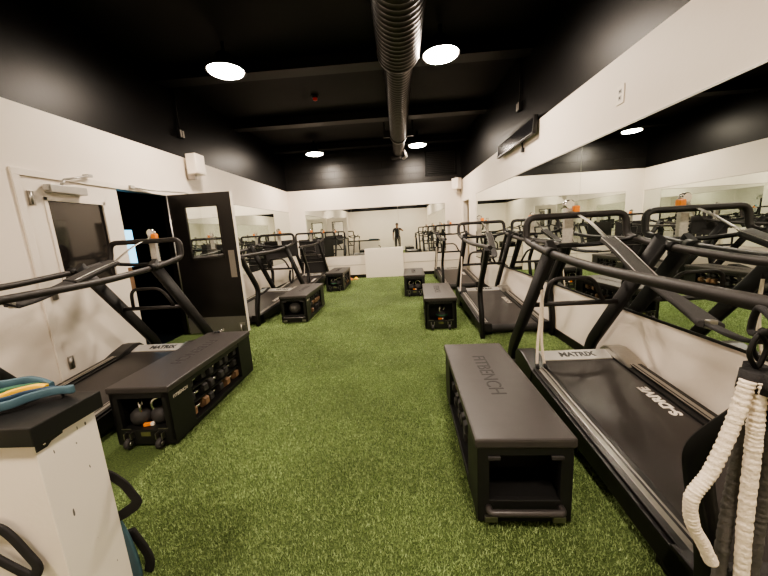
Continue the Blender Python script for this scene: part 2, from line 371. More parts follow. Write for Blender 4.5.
MB().tube([(XL+.03, 4.0, 2.12), (XL+.05, 4.28, 2.115), (-3.0, Y0-.02, 2.10), (-2.95, Y0-.02, 2.09)], .010, 8).box((XL, 3.97, 2.10), (XL+.05, 4.03, 2.14), .003).build('closer_arm', 'silver', leaf)

# ------------------------------------------------------------------ ceiling lamps
def lamp(x, y, label):
    t = thing('ceiling_lamp', label, 'lamp', (x, y, 3.45), 0, 'round lamps under the black ceiling')
    MB().lathe([(.02, .33), (.02, .20), (.09, .19), (.10, .10), (.215, .035), (.235, .0), (.225, -.004), (.21, .012)], seg=32).build('housing', 'beam', t)
    MB().lathe([(.205, .012), (.20, -.006), (.15, -.018), (.07, -.024), (.02, -.025)], seg=32).build('diffuser', 'lens', t, 'glowing round diffuser')
    return t
lamp(-2.03, 4.30, 'glowing round ceiling lamp before the white door side')
lamp(.61, 4.36, 'glowing round ceiling lamp beside the fat end of the duct')
lamp(-2.08, 8.75, 'far round ceiling lamp over the left mirror corner')
lamp(.57, 8.62, 'far round ceiling lamp beside the narrow duct end')
lamp(-2.0, -.15, 'round ceiling lamp over the white half wall, behind the camera')
lamp(.6, -.10, 'round ceiling lamp over the nearest treadmill, behind the camera')

# ------------------------------------------------------------------ duct
t = thing('spiral_duct', 'dark spiral air duct running under the middle of the black ceiling', 'duct', (.10, 0, 0))
def spiral(y0, y1, r, zc):
    m_ = MB(); prof = []
    y = y0
    while y < y1:
        prof += [(r, y), (r, y+.055), (r+.004, y+.060), (r+.004, y+.072), (r, y+.077)]; y += .08
    prof.append((r, y1)); m_.lathe(prof, (0, 0, zc), axis=1, seg=32); return m_
spiral(YB+.01, 4.25, .255, 3.52).build('wide_section', 'duct', t)
MB().lathe([(.258, 4.24), (.262, 4.30), (.20, 4.42), (.195, 4.46)], (0, 0, 3.52), 1, 32).build('reducer', 'duct', t)
spiral(4.44, 7.75, .185, 3.52).build('narrow_section', 'duct', t)
b_ = MB().lathe([(.20, 7.72), (.20, 7.86), (.165, 7.90)], (0, 0, 3.52), 1, 32)
b_.box((-.34, 7.74, 3.46), (-.18, 7.80, 3.60), .004).box((.18, 7.74, 3.46), (.34, 7.80, 3.60), .004).box((-.33, 7.75, 3.58), (-.30, 7.78, 3.79)).box((.30, 7.75, 3.58), (.33, 7.78, 3.79))
b_.build('hanger_collar', 'duct', t)
spiral(7.86, 9.30, .15, 3.52).build('end_section', 'duct', t)
MB().lathe([(.15, 9.28), (.16, 9.34), (.13, 9.44), (.03, 9.46)], (0, 0, 3.52), 1, 24).box((-.20, 9.32, 3.30), (.06, 9.50, 3.40), .01).build('end_cap', 'duct', t)
MB().tube([(.14, 9.0, 3.45), (.20, 9.05, 3.30), (.12, 9.2, 3.28)], .035, 10).build('nozzle', 'grey_metal', t)

# ------------------------------------------------------------------ things on the upper walls
def speaker(loc, rz, label):
    t = thing('wall_speaker', label, 'speaker', loc, rz, 'white wall speakers')
    MB().prism([(-.10, 0), (.10, 0), (.125, .17), (-.125, .17)], 2, -.15, .15, .012).build('cabinet', 'white_panel', t)
    MB().box((-.105, .17, -.135), (.105, .176, .135), .003).build('grille', 'white', t)
    MB().box((-.03, -.06, -.22), (.03, .06, -.13), .004).box((-.02, -.07, -.20), (.02, .0, -.05)).build('bracket', 'grey_metal', t)
    return t
speaker((XL+.075, 5.20, 2.60), -PI/2, 'white wall speaker above the open black door')
speaker((XR-.09, 9.72, 2.60), PI/2+.6, 'small white wall speaker in the far right corner')
t = thing('wall_display', 'long thin black display screen on the right wall above the mirror', 'screen', (XR-.012, 5.32, 2.645))
R_ = Matrix.Rotation(.10, 3, 'Y')
def tilt(mb): bmesh.ops.rotate(mb.bm, verts=mb.bm.verts, cent=(0, 0, .11), matrix=R_); return mb
tilt(MB().box((-.06, -.775, -.115), (-.045, -.745, .115), .003).box((-.06, .745, -.115), (-.045, .775, .115), .003).box((-.06, -.775, -.115), (-.045, .775, -.09), .003).box((-.06, -.775, .09), (-.045, .775, .115), .003).box((-.045, -.775, -.115), (-.012, .775, .115), .004)).build('frame', 'plastic', t)
tilt(MB().box((-.052, -.745, -.09), (-.045, .745, .09))).build('screen', 'screen', t)
MB().tube([(-.02, -.25, -.10), (-.012, -.25, -.16), (-.01, -.25, -.20)], .012, 8).box((-.03, -.275, -.23), (.01, -.225, -.17), .004).build('power_lead', 'plastic', t)
def outlet(x, y, z, side, label, m_='white_panel', holes='darkletter', s=1.0, name='wall_outlet'):
    t = thing(name, label, 'outlet', (x, y, z), 0)
    MB().box((min(0, side*.008), -.036*s, -.058*s), (max(0, side*.008), .036*s, .058*s), .003).build('cover_plate', m_, t)
    q = MB()
    for dz in (-.02*s, .02*s): q.box((min(side*.007, side*.010), -.015*s, dz-.013*s), (max(side*.007, side*.010), .015*s, dz+.013*s), .002)
    s_ = q.build('socket', 'silver' if m_ == 'white_panel' else 'plastic', t)
    q = MB()
    for dz in (-.02*s, .02*s): MB().box((min(side*.009, side*.0115), -.006*s, dz-.005*s), (max(side*.009, side*.0115), .006*s, dz+.006*s)).build('slot', holes, s_)
    return t
outlet(XR, 2.982, 2.40, -1, 'white wall outlet above the mirror on the right wall', s=1.25)
outlet(XR, 1.755, .46, -1, 'low white wall outlet behind the nearest treadmill', s=1.3)
def conduit_box(x, y, z, side, label):
    t = thing('conduit_box', label, 'electrical box', (x, y, z))
    MB().box((min(0, side*.05), -.06, -.06), (max(0, side*.05), .06, .06), .005).build('box_body', 'beam', t)
    MB().box((min(side*.05, side*.056), -.045, -.05), (max(side*.05, side*.056), -.012, .05), .003).box((min(side*.05, side*.056), .012, -.05), (max(side*.05, side*.056), .045, .05), .003).build('receptacle', 'grey_metal', t)
    MB().tube([(side*.02, 0, .06), (side*.02, 0, ZC-z-.01)], .011, 8).build('conduit', 'beam', t)
conduit_box(XL, 5.16, 3.05, 1, 'small grey electrical box on the black wall above the white speaker')
conduit_box(XR, 5.22, 3.08, -1, 'small grey electrical box on the black wall above the long display')
t = thing('wall_vent', 'large dark vent grille high on the far block wall', 'vent', (1.30, YF, 3.24))
MB().box((-.46, -.03, -.36), (.46, 0, -.30), .004).box((-.46, -.03, .30), (.46, 0, .36), .004).box((-.46, -.03, -.36), (-.40, 0, .36), .004).box((.40, -.03, -.36), (.46, 0, .36), .004).build('frame', 'beam', t)
q = MB()
for k in range(12): q.box((-.40, -.022, -.29+k*.05), (.40, -.004, -.272+k*.05), rot=Matrix.Rotation(.6, 3, 'X'))
q.build('louvre', 'beam', t)
t = thing('fire_beacon', 'tiny dim red beacon on the black ceiling', 'alarm', (-1.35, 6.1, ZC))
MB().lathe([(.06, 0), (.06, -.03), (.045, -.04)], seg=20).build('base', 'beam', t)
MB().lathe([(.04, -.04), (.038, -.07), (.015, -.085)], seg=20).build('lens', 'redled', t)

# ------------------------------------------------------------------ sprint treadmills
def make_treadmill(label, loc, rz):
    t = thing('treadmill', label, 'treadmill', loc, rz, 'black sprint treadmills')
    Z0, Z1, TA, TB = .135, .285, .05, 1.80
    zz = lambda y: Z0+(Z1-Z0)*(y-TA)/(TB-TA)
    sl = Vector((0, TB-TA, Z1-Z0)).normalized(); nz = Vector((0, -sl.z, sl.y))
    # chassis under the belt and feet
    c = MB().prism([(TA+.04, .03), (TB-.02, .06), (TB-.02, zz(TB)-.05), (TA+.04, zz(TA)-.03)], 0, -.40, .40, .006)
    for s in (-1, 1): c.box((s*.37-.05, .10, 0), (s*.37+.05, .22, .05), .005)
    c.build('chassis', 'plastic', t)
    for s in (-1, 1):
        # forward leg beam
        MB().prism([(1.55, .05), (2.16, 0), (2.19, .02), (2.17, .09), (1.78, .20), (1.55, .18)], 0, s*.385-.03, s*.385+.03, .006).build('front_beam', 'powder', t)
    b = MB().prism([(TA+.02, zz(TA)-.03), (TA+.0, zz(TA)-.012), (TA+.03, zz(TA)), (TB-.15, zz(TB-.15)), (TB-.15, zz(TB-.15)-.02), (TA+.05, zz(TA)-.03)], 0, -.288, .288)
    belt = b.build('running_belt', 'belt', t)
    MB().text('S-DRIVE', .088, Vector((.225, 1.07, zz(1.07)))+nz*.0015, sl, (-1, 0, 0), .0006, bold=.004).build('lettering', 'letter', belt)
    MB().lathe([(.045, -.29), (.05, -.28), (.05, .28), (.045, .29)], (0, TA+.035, zz(TA)-.045), 0, 20).build('rear_roller', 'rubber', t)
    for s in (-1, 1):
        r = MB()
        def rail(xa, xb, h0, h1):
            xa, xb = sorted((s*xa, s*xb))
            r.prism([(TA-.01, zz(TA)+h0), (TB-.06, zz(TB-.06)+h0), (TB-.06, zz(TB-.06)+h1), (TA+.01, zz(TA)+h1)], 0, xa, xb, .004)
        rail(.285, .325, -.03, .014); rail(.322, .352, -.03, .026); rail(.375, .412, -.05, .026); rail(.40, .43, -.10, .012)
        sr = r.build('side_rail', 'plastic', t)
        q = MB()
        for xa, xb in ((.326, .338), (.350, .378)):
            xa, xb = sorted((s*xa, s*xb))
            q.prism([(TA, zz(TA)), (TB-.07, zz(TB-.07)), (TB-.07, zz(TB-.07)+.027), (TA+.01, zz(TA)+.027)], 0, xa, xb, .003)
        q.build('metal_strip', 'steel', sr)
        # moulded front corner
        xa, xb = sorted((s*.29, s*.435))
        MB().prism([(TB-.34, zz(TB-.34)+.016), (TB-.24, zz(TB-.24)+.045), (TB-.10, zz(TB)+.062), (TB-.02, zz(TB)+.050), (TB+.03, zz(TB)+.01), (TB+.03, zz(TB)-.04), (TB+.02, .05), (TB-.3, .05)], 0, xa, xb, .012).build('corner_cap', 'steel' if s > 0 else 'plastic', t)
        xa, xb = sorted((s*.29, s*.43))
        MB().prism([(TA-.02, .03), (TA-.03, .07), (TA-.01, zz(TA)+.03), (TA+.10, zz(TA)+.032), (TA+.14, .03)], 0, xa, xb, .008).build('rear_corner', 'plastic', t)
        # upright, a flat blade leaning back over the belt
        x = s*.365
        pth = fillet([(x, 2.13, .03), (x, 2.09, .24), (x, 1.345, 1.245)], .16, 8)
        MB().tube(pth, .056, 12, up=(0, 1, .3), wid=.027).build('upright', 'powder', t)
        # rear post, a curved blade
        x = s*.43
        MB().tube(catmull([(x, -.24, 1.14), (x, -.17, 1.0), (x, -.04, .81), (x, .075, .62), (x, .07, .50), (x, .0, .27), (x, -.02, .0)], 6), .040, 12, up=(0, 1, .0), wid=.026).build('rear_post', 'powder', t)
    # plate with maker's name
    pl = MB().prism([(TB-.165, zz(TB-.165)-.02), (TB-.165, zz(TB-.165)+.008), (TB-.04, zz(TB)+.026), (TB+.02, zz(TB)-.004), (TB+.02, zz(TB)-.06)], 0, -.292, .292, .004).build('front_plate', 'silver', t)
    pa, pb = Vector((.03, TB-.165, zz(TB-.165)+.008)), Vector((.03, TB-.04, zz(TB)+.026)); d_ = (pb-pa).normalized(); p0 = (pa+pb)/2+Vector((0, 0, .0012))
    MB().text('MATRIX', .078, p0, (1.0, 0, 0), d_, .0008, bold=.004).build('lettering', 'darkletter', pl)
    # handrail: one continuous bent tube round both sides
    side = catmull([(.392, -.24, 1.15), (.392, .30, 1.152), (.39, .8, 1.158), (.39, 1.25, 1.192), (.39, 1.45, 1.215), (.39, 1.62, 1.245)], 6)
    full = list(side)+[Vector((.39, 1.735, 1.268)), Vector((.384, 1.755, 1.447)), Vector((0, 1.755, 1.447))]; path = fillet(full+[Vector((-v.x, v.y, v.z)) for v in full[::-1][1:]], .075, 6)
    MB().tube(path, .026, 12).build('handrail', 'tube', t)
    low = [(.39, 1.60, 1.262), (.35, 1.70, 1.235), (.22, 1.82, 1.205), (0, 1.86, 1.20)]
    MB().tube(catmull(low+[(-x, y, z) for x, y, z in low[::-1][1:]], 6), .019, 10).build('lower_push_bar', 'powder', t)
    for s in (-1, 1): MB().tube([(s*.39, 1.27, 1.197), (s*.39, 1.35, 1.208)], .034, 12).build('clamp', 'powder', t)
    # lower crossbar with arched grip
    cb = MB().tube([(-.37, 1.72, .735), (.37, 1.72, .735)], .021, 12).build('crossbar', 'tube', t)
    MB().tube(fillet([(-.235, 1.72, .735), (-.21, 1.70, .95), (.13, 1.70, .95), (.235, 1.72, .735)], .09, 6), .0165, 10).build('arched_grip', 'tube', cb)
    # resistance lever: tower with orange knob
    MB().box((-.075, 1.83, 1.185), (.075, 1.91, 1.225), .008).build('lever_mount', 'plastic', t)
    lv = MB().box((-.036, 1.85, 1.21), (.036, 1.895, 1.535), .012)
    for k in range(9): lv.box((-.039, 1.848, 1.23+k*.03), (.039, 1.897, 1.236+k*.03), .001)
    lv = lv.build('resistance_lever', 'clear', t, 'ribbed milky plastic lever tower')
    MB().lathe([(.034, 1.845), (.042, 1.855), (.042, 1.89), (.034, 1.90)], (0, 0, 1.535), 1, 20).build('lever_cap', 'chrome', lv, 'shiny metal cap')
    MB().box((.022, 1.82, 1.455), (.070, 1.88, 1.525), .014).box((-.046, 1.835, 1.435), (.045, 1.90, 1.462), .006).build('lever_knob', 'orange', lv, 'orange plastic knob')
    return t
TL = (1.43, .95)
tm = make_treadmill('black treadmill nearest the camera beside the right mirror, cream cords hanging off its rear', (1.415, .945, 0), 0)
dup(tm, (1.42, 3.98, 0), 0, 'second black treadmill along the right mirror, just past the nearest one')
dup(tm, (1.36, 7.10, 0), 0, 'farthest black treadmill along the right mirror, by the far corner')
dup(tm, (-2.68, 1.56, 0), 0, 'black treadmill in front of the white door, behind the half wall')
dup(tm, (-2.765, 5.0, 0), -.11, 'black treadmill just beyond the open black door')
dup(tm, (-2.58, 7.30, 0), -.04, 'black treadmill in the far left corner with a tall dark mat at its front')

# harness belts stretched from lever to rear post
def harness(ox, oy, flip, label, z_end=1.02, sag=0.0):
    t = thing('tether_harness', label, 'harness', (ox, oy, 0), 0, 'black waist harnesses on the treadmills')
    s = -1 if flip else 1
    K = [(0, 1.86, 1.49), (.02, 1.62, 1.40), (.02, 1.40, 1.285), (.015, 1.36, 1.265), (0, 1.20, 1.20), (-.03, 1.0, 1.115), (-.05, .855, 1.052), (-.115, .555, .992), (-.235, .305, .986), (-.365, .055, z_end), (-.40, -.05, z_end+.04)]
    K = [Vector((s*x, y, z+sag*max(0, min(1, (1.36-y)/.5)))) for x, y, z in K]
    MB().tube(catmull(K[0:3], 5), .004, 12, up=(0, .5, 1), wid=.014).build('braided_strap', 'steel', t, 'pale braided strap')
    c = K[2]
    MB().tube([c+Vector(v) for v in ((0, .01, 0), (.015, -.02, -.01), (0, -.05, -.03), (-.015, -.02, -.01))], .006, 8, closed=True).build('carabiner', 'chrome', t)
    pad = MB().tube(catmull(K[3:7], 6), .020, 16, up=(.2, .4, 1), wid=.050).build('padded_sleeve', 'mesh_pad', t, 'dark quilted mesh sleeve')
    for d_ in (-.045, .045): MB().tube(catmull([k+Vector((d_, 0, .018)) for k in K[3:7]], 6), .003, 6).build('piping', 'steel', pad)
    MB().tube(catmull(K[6:9], 6), .013, 12, up=(.2, .2, 1), wid=.040).build('waist_belt', 'fabric', t)
    MB().tube(catmull(K[8:11], 6), .006, 12, up=(.2, .2, 1), wid=.020).build('rear_strap', 'strap', t)
    b = K[8]; MB().box(b-Vector((.016, .012, .014)), b+Vector((.016, .012, .022)), .004).build('buckle', 'steel', t)
    return t
harness(1.415, .945, False, 'black padded harness strung along the nearest right-hand treadmill')
harness(-2.68, 1.56, True, 'black padded harness strung along the treadmill in front of the white door', 1.09, .10)
harness(1.42, 3.98, False, 'black padded harness on the second treadmill by the right mirror')

# cords
def scrunch(path, r, name, m_, label, cat='cord', group=None, k=6, amp=.09):
    P = catmull(path, 24); out = []; rs = []
    for i, p in enumerate(P): rs.append(r*(1+amp*math.sin(i*2.1)+random.uniform(-.05, .05)))
    o = MB().tube(P, rs, 12).build(name, m_); return tag(o, label, cat, group)
G = 'cords hanging at the rear of the nearest treadmill'
xx = .965
scrunch([(.905, .84, .97), (.883, .84, .844), (.843, .84, .70), (.801, .84, .616), (.810, .84, .532), (.849, .84, .456), (.878, .84, .395)], .0172, 'elastic_cord', 'tan', 'cream scrunched cord bowing out to one side, off the nearest treadmill', 'cord', G)
scrunch([(.935, .84, .968), (.941, .84, .85), (.947, .84, .739), (.956, .84, .53), (.970, .84, .341), (.98, .84, .12)], .0172, 'elastic_cord', 'tan', 'cream scrunched cord hanging straight down off the nearest treadmill', 'cord', G)
scrunch([(.945, .885, .93), (.955, .88, .86), (.952, .88, .66), (.947, .88, .442), (.95, .88, .12)], .017, 'elastic_cord', 'greycord', 'dark grey scrunched cord between two cream cords', 'cord', G)
scrunch([(.985, .87, .95), (1.012, .875, .773), (1.03, .875, .60), (1.036, .875, .441), (1.04, .875, .12)], .017, 'elastic_cord', 'greycord', 'dark grey scrunched cord behind the straight cream cord', 'cord', G)
t = thing('carabiner_cluster', 'black clips and straps gathered on the rear post of the nearest treadmill', 'clips', (.945, .845, 1.01))
for k, (dx, dy) in enumerate(((-.015, .01), (.01, -.02), (.035, .05))):
    MB().tube(fillet([(dx, dy, .09), (dx+.03, dy, .05), (dx+.01, dy, -.02), (dx-.02, dy, .03)], .02, 4, True), .006, 8, closed=True).build('clip', 'powder', t)
    MB().tube([(dx-.0, dy, -.02), (dx-.005, dy, -.075)], .026, 12).build('end_sleeve', 'strap', t)
MB().tube(catmull([(.0, .02, .08), (.06, .1, .06), (.03, .06, .14), (-.03, -.04, .12), (0, .02, .08)], 5), .009, 8).build('strap_loop', 'strap', t)
def front_cords(ox, oy, n, label, x=-.36):
    t = thing('cord_pair', label, 'cord', (ox+x, oy, 0), 0, 'cream cords on the treadmill uprights')
    MB().tube([(.0, 1.56, .99), (.02, 1.54, .90)], .012, 8).build('hook', 'powder', t)
    for k in range(n):
        MB().tube(catmull([(.02, 1.54, .90), (.015+.012*k, 1.54, .7), (-.005+.03*k, 1.53, .48), (-.02+.06*k, 1.50, .29)], 6), .0105, 10).build('cord', 'tan', t)
        MB().tube([(-.02+.06*k, 1.50, .31), (-.02+.06*k, 1.47, .275)], .013, 8).build('clip', 'powder', t)
front_cords(1.415, .945, 2, 'pair of cream cords hanging from the upright of the nearest treadmill')
front_cords(1.42, 3.98, 1, 'cream cord hanging from the upright of the second right-hand treadmill', x=-.40)
front_cords(1.36, 7.10, 1, 'cream cord hanging from the upright of the farthest right-hand treadmill', x=-.40)
front_cords(-2.55, 7.30, 1, 'cream cord hanging from the far left corner treadmill', x=-.12)
o = scrunch([(-2.24, 1.48, 1.04), (-2.24, 1.47, .85), (-2.25, 1.47, .6)], .018, 'elastic_cord', 'tan', 'cream scrunched cord behind the half wall at the frame edge')
tag(MB().tube(catmull([(-2.26, 6.49, 1.05), (-2.22, 6.48, .9), (-2.21, 6.47, .62), (-2.25, 6.47, .46), (-2.29, 6.48, .55), (-2.26, 6.48, .72)], 5), .012, 10, wid=.02).build('strap_loop', 'strap'), 'black strap loop dangling on the treadmill beyond the open door', 'strap')
# dark mats at the front of two treadmills
t = thing('folding_mat', 'tall dark mat standing at the front of the far left corner treadmill', 'mat', (-2.52, 9.22, 0))
MB().box((-.36, 0, .30), (.36, .035, 1.27), .008).build('mat_panel', 'fabric', t)
q = MB()
for (a, c, z0, z1) in ((-.36, .36, .62, .63), (-.36, .36, .82, .83)): q.box((a, -.003, z0), (c, .0, z1))
q.tube([(-.2, -.003, .86), (.1, -.003, .86), (.1, -.003, 1.12), (-.2, -.003, 1.12)], .006, 6, closed=True)
q.build('seam', 'silver', t)
t = thing('folding_mat', 'short dark mat hung at the front of the treadmill past the open door', 'mat', (-2.58, 6.98, 0))
MB().prism([(-.36, .88), (.36, .98), (.36, 1.33), (-.36, 1.30)], 1, 0, .035, .008).build('mat_panel', 'fabric', t)

# ------------------------------------------------------------------ storage benches
def make_bench(near):
    # origin at near end, x centred, y away from the camera
    t = thing('storage_bench', '', 'bench', (0, 0, 0), 0, 'black storage benches on the turf')
    L, W = 1.22, .215
    b = MB().box((-W, .0, .02), (W, L, .058), .004)
    for y0, y1 in ((0, .24), (L-.24, L)):
        for s in (-1, 1):
            xa, xb = sorted((s*(W-.026), s*W)); b.box((xa, y0, .05), (xb, y1, .415), .004)
            xa, xb = sorted((s*.16, s*W)); ya, yb = (y0, y0+.03) if y0 == 0 else (y1-.03, y1); b.box((xa, ya, .05), (xb, yb, .415), .004)
    b.box((-W+.01, .215, .05), (W-.01, .24, .41)).box((-W+.01, L-.24, .05), (W-.01, L-.215, .41)).box((-.012, .23, .05), (.012, L-.23, .41))
    b.box((-W+.004, .0, .37), (W-.004, L, .415), .004)
    for y in (0, L-.03): b.box((-.17, y, .05), (.17, y+.03, .135), .004)
    b.box((-.17, .02, .125), (.17, .21, .137)).box((-.17, L-.21, .125), (.17, L-.02, .137))
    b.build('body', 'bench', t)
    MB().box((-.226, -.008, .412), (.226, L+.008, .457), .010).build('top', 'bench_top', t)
    for s in (-1, 1):
        for z in (.165, .275):
            xa, xb = sorted((s*.012, s*(W-.03)))
            MB().box((xa, .24, z), (xb, L-.24, z+.008), .001).build('shelf', 'bench', t)
    MB().text('FITBENCH', .125, (-.01, .68, .4575), (0, -1, 0), (1, 0, 0), .0009).build('top_lettering', 'emboss', t)
    MB().text('FITBENCH', .034, (W+.001, .12, .355), (0, 1, 0), (0, 0, 1), .0006).build('side_lettering', 'letter', t)
    ends = {'wheel': 0 if near == 'wheel' else L, 'handle': L if near == 'wheel' else 0}
    yw = ends['wheel']; sg = -1 if yw == 0 else 1
    for s in (-1, 1):
        w = MB().lathe([(.018, -.016), (.034, -.016), (.038, -.010), (.038, .010), (.034, .016), (.018, .016)], (s*.115, yw+sg*.022, .045), 0, 20).build('wheel', 'rubber', t)
        MB().lathe([(.008, -.019), (.015, -.019), (.015, .019), (.008, .019)], (s*.115, yw+sg*.022, .045), 0, 14).build('hub', 'steel', w)
        MB().box((s*.115-.026, min(yw, yw+sg*.03), .075), (s*.115-.018, max(yw, yw+sg*.03), .12), .002).build('wheel_fork', 'steel', t); MB().box((s*.115+.018, min(yw, yw+sg*.03), .075), (s*.115+.026, max(yw, yw+sg*.03), .12), .002).build('wheel_fork', 'steel', t)
        MB().box((s*.135-.035, min(yw, yw+sg*.003), .139), (s*.135+.035, max(yw, yw+sg*.003), .146)).build('edge_clip', 'steel', t)
    MB().box((-.035, min(yw, yw+sg*.002), .085), (.035, max(yw, yw+sg*.002), .118)).build('maker_plate', 'olive', t, 'small olive label plate')
    yh = ends['handle']; sg = -1 if yh == 0 else 1
    MB().tube(fillet([(-.165, yh, .10), (-.165, yh+sg*.035, .10), (.165, yh+sg*.035, .10), (.165, yh, .10)], .02, 4), .016, 10).build('carry_handle', 'bench_top', t)
    for s in (-1, 1):
        MB().box((s*.155-.03, min(yh, yh+sg*.018), .03), (s*.155+.03, max(yh, yh+sg*.018), .06), .004).build('corner_foot', 'steel', t)
        MB().box((s*.14-.028, min(yh, yh+sg*.012), .355), (s*.14+.028, max(yh, yh+sg*.012), .372), .003).build('latch', 'rubber', t)
    return t
bw = make_bench('wheel'); bh = make_bench('handle')
# place
placed = {}
def place(key, src, used, loc, rz, label):
    o = src if not used else dup(src, loc, rz, label)
    o.location = loc; o.rotation_euler = (0, 0, rz); o['label'] = label; placed[key] = (Vector(loc), rz)
place('R1', bh, False, (.525, 1.335, 0), -.022, 'large black storage bench nearest the camera, open empty end')
place('L1', bw, False, (-1.85, 1.975, 0), .0, 'black storage bench with dumbbells beside the half wall, before the open door')
place('L2', bh, True, (-1.765, 5.02, 0), .0, 'black storage bench with a round ball in its end, beyond the open door')
place('R2', bw, True, (.525, 4.36, 0), -.05, 'black storage bench holding one green-marked kettlebell, beside the second right-hand treadmill')
place('R3', bw, True, (.275, 6.68, 0), -.03, 'black storage bench nearest the white board at the far wall')
place('L3', bw, True, (-1.63, 7.72, 0), .0, 'black storage bench beside the small orange and yellow cones')

def in_bench(key, p):
    loc, rz = placed[key]
    return loc+Matrix.Rotation(rz, 3, 'Z') @ Vector(p)

# dumbbells
def make_dumbbell(m_):
    t = thing('dumbbell', '', 'dumbbell')
    hexp = [(.052*math.cos(PI/6+k*PI/3), .052*math.sin(PI/6+k*PI/3)) for k in range(6)]
    for s in (-1, 1):
        ya, yb = sorted((s*.055, s*.112)); MB().prism(hexp, 1, ya, yb, .007).build('head', m_, t)
    MB().lathe([(.012, -.06), (.015, -.03), (.0165, 0), (.015, .03), (.012, .06)], (0, 0, 0), 1, 14).build('grip', 'chrome', t)
    return t
protoA, protoB = make_dumbbell('rubber'), make_dumbbell('amber')
firstA = {0: protoA, 1: protoB}; used_first = {0: False, 1: False}
BN = {'R1': 'the empty-ended bench', 'L1': 'the bench before the open door', 'L2': 'the bench holding the ball', 'L3': 'the bench by the cones', 'R2': 'the bench with one green-marked kettlebell', 'R3': 'the bench by the white board'}
rows = ['bottom', 'middle', 'top']; cols = ['near', 'centre', 'far']
rr = random.Random(3)
def fill(key, side, sidename):
    for r, z in enumerate((.106, .222, .332)):
        for c, y in enumerate((.36, .61, .86)):
            k = 1 if rr.random() < .3 else 0
            x = side*(.142+rr.uniform(-.008, .012)); loc = in_bench(key, (x, y+rr.uniform(-.012, .012), z-.0015)); rz = placed[key][1]+rr.uniform(-.06, .06)
            colr = 'brownish' if k else 'dark'
            lab = '%s hex dumbbell, %s row, %s place, %s %s' % (colr, rows[r], cols[c], sidename, BN[key])
            if not used_first[k]:
                o = firstA[k]; used_first[k] = True; o.location = loc; o.rotation_euler = (0, 0, rz); o['label'] = lab
            else: o = dup(firstA[k], loc, rz, lab)
            o['group'] = 'hex dumbbells on the bench shelves'
fill('L1', 1, 'in'); fill('R1', -1, 'in'); fill('L2', 1, 'in'); fill('L3', 1, 'in'); fill('R2', -1, 'aisle side of'); fill('R2', 1, 'mirror side of'); fill('R3', -1, 'in')

# kettlebells
def make_kettlebell():
    t = thing('kettlebell', '', 'kettlebell', group='kettlebells in the bench ends')
    MB().lathe([(.045, 0), (.066, .012), (.078, .045), (.072, .085), (.045, .112), (.02, .120)], seg=22).build('ball_body', 'rubber', t)
    MB().tube(catmull([(-.045, 0, .095), (-.058, 0, .14), (-.035, 0, .178), (.035, 0, .178), (.058, 0, .14), (.045, 0, .095)], 5), .0125, 10).build('handle', 'chrome', t)
    return t
kb = make_kettlebell(); kused = [False]
def kettle(key, p, rz, label, band=None):
    if not kused[0]: o = kb; kused[0] = True; o.location = in_bench(key, p); o.rotation_euler = (0, 0, rz); o['label'] = label
    else:
        o = kb.copy(); C.objects.link(o); o.location = in_bench(key, p); o.rotation_euler = (0, 0, rz); o['label'] = label
        for ch in kb_parts:
            c = ch.copy(); C.objects.link(c); c.parent = o
    if band: MB().lathe([(.0735, .048), (.0800, .05), (.0800, .066), (.0735, .068)], seg=22).build('colour_band', band, o)
    return o
kb_parts = list(kb.children)
kettle('L1', (.055, .12, .137), .5, 'shiny-handled kettlebell in the end of the bench before the open door')
kettle('L1', (-.085, .10, .137), 2.2, 'second kettlebell in the shadow of the bench before the open door')
kettle('R2', (.02, .11, .137), .9, 'kettlebell with a green band in the bench beside the second right-hand treadmill', 'green')
kettle('R3', (-.07, .10, .137), .6, 'kettlebell on the left in the bench by the white board')
kettle('R3', (.075, .10, .137), -.5, 'kettlebell on the right in the bench by the white board')
kettle('L3', (-.05, .10, .137), .8, 'kettlebell on the left in the bench by the cones', 'green')
kettle('L3', (.095, .11, .137), .2, 'kettlebell on the right in the bench by the cones')
for key, lab in (('L1', 'small orange and white tag lying in the bench before the open door'), ('R2', 'small orange tag lying in the bench with the green-banded kettlebell'), ('R3', 'small orange tag lying in the bench by the white board')):
    p = in_bench(key, (0, .045, .140)); t = thing('price_tag', lab, 'tag', p, .2)
    MB().box((-.035, -.012, 0), (.012, .012, .022), .003).build('orange_half', 'orange', t); MB().box((.012, -.012, 0), (.035, .012, .022), .003).build('white_half', 'white_panel', t)
t = thing('medicine_ball', 'dark round medicine ball sitting in the bench beyond the open door', 'ball', in_bench('L2', (-.01, .115, .137+.100)))
MB().sphere((0, 0, 0), .1, seg=28).build('ball_body', 'ball', t)
q = MB()
for ang in (0, PI/2):
    q.tube([(.1005*math.cos(a)*math.cos(ang), .1005*math.cos(a)*math.sin(ang), .1005*math.sin(a)) for a in [k*2*PI/28 for k in range(28)]], .002, 5, closed=True)
q.build('seam', 'darkletter', t)
# small collar lying on the far end of the first left bench
t = thing('spring_collar', 'small black collar lying on the far end of the bench before the open door', 'collar', in_bench('L1', (-.10, 1.16, .459)))
MB().tube([(.03*math.cos(k*PI/8), .03*math.sin(k*PI/8), .012+.012*(k % 16)/16) for k in range(33)], .006, 8).build('coil', 'plastic', t)
MB().tube([(.03, 0, .02), (.075, .01, .03)], .007, 8).tube([(.03, 0, .03), (.07, .04, .03)], .007, 8).build('lever', 'chrome', t)

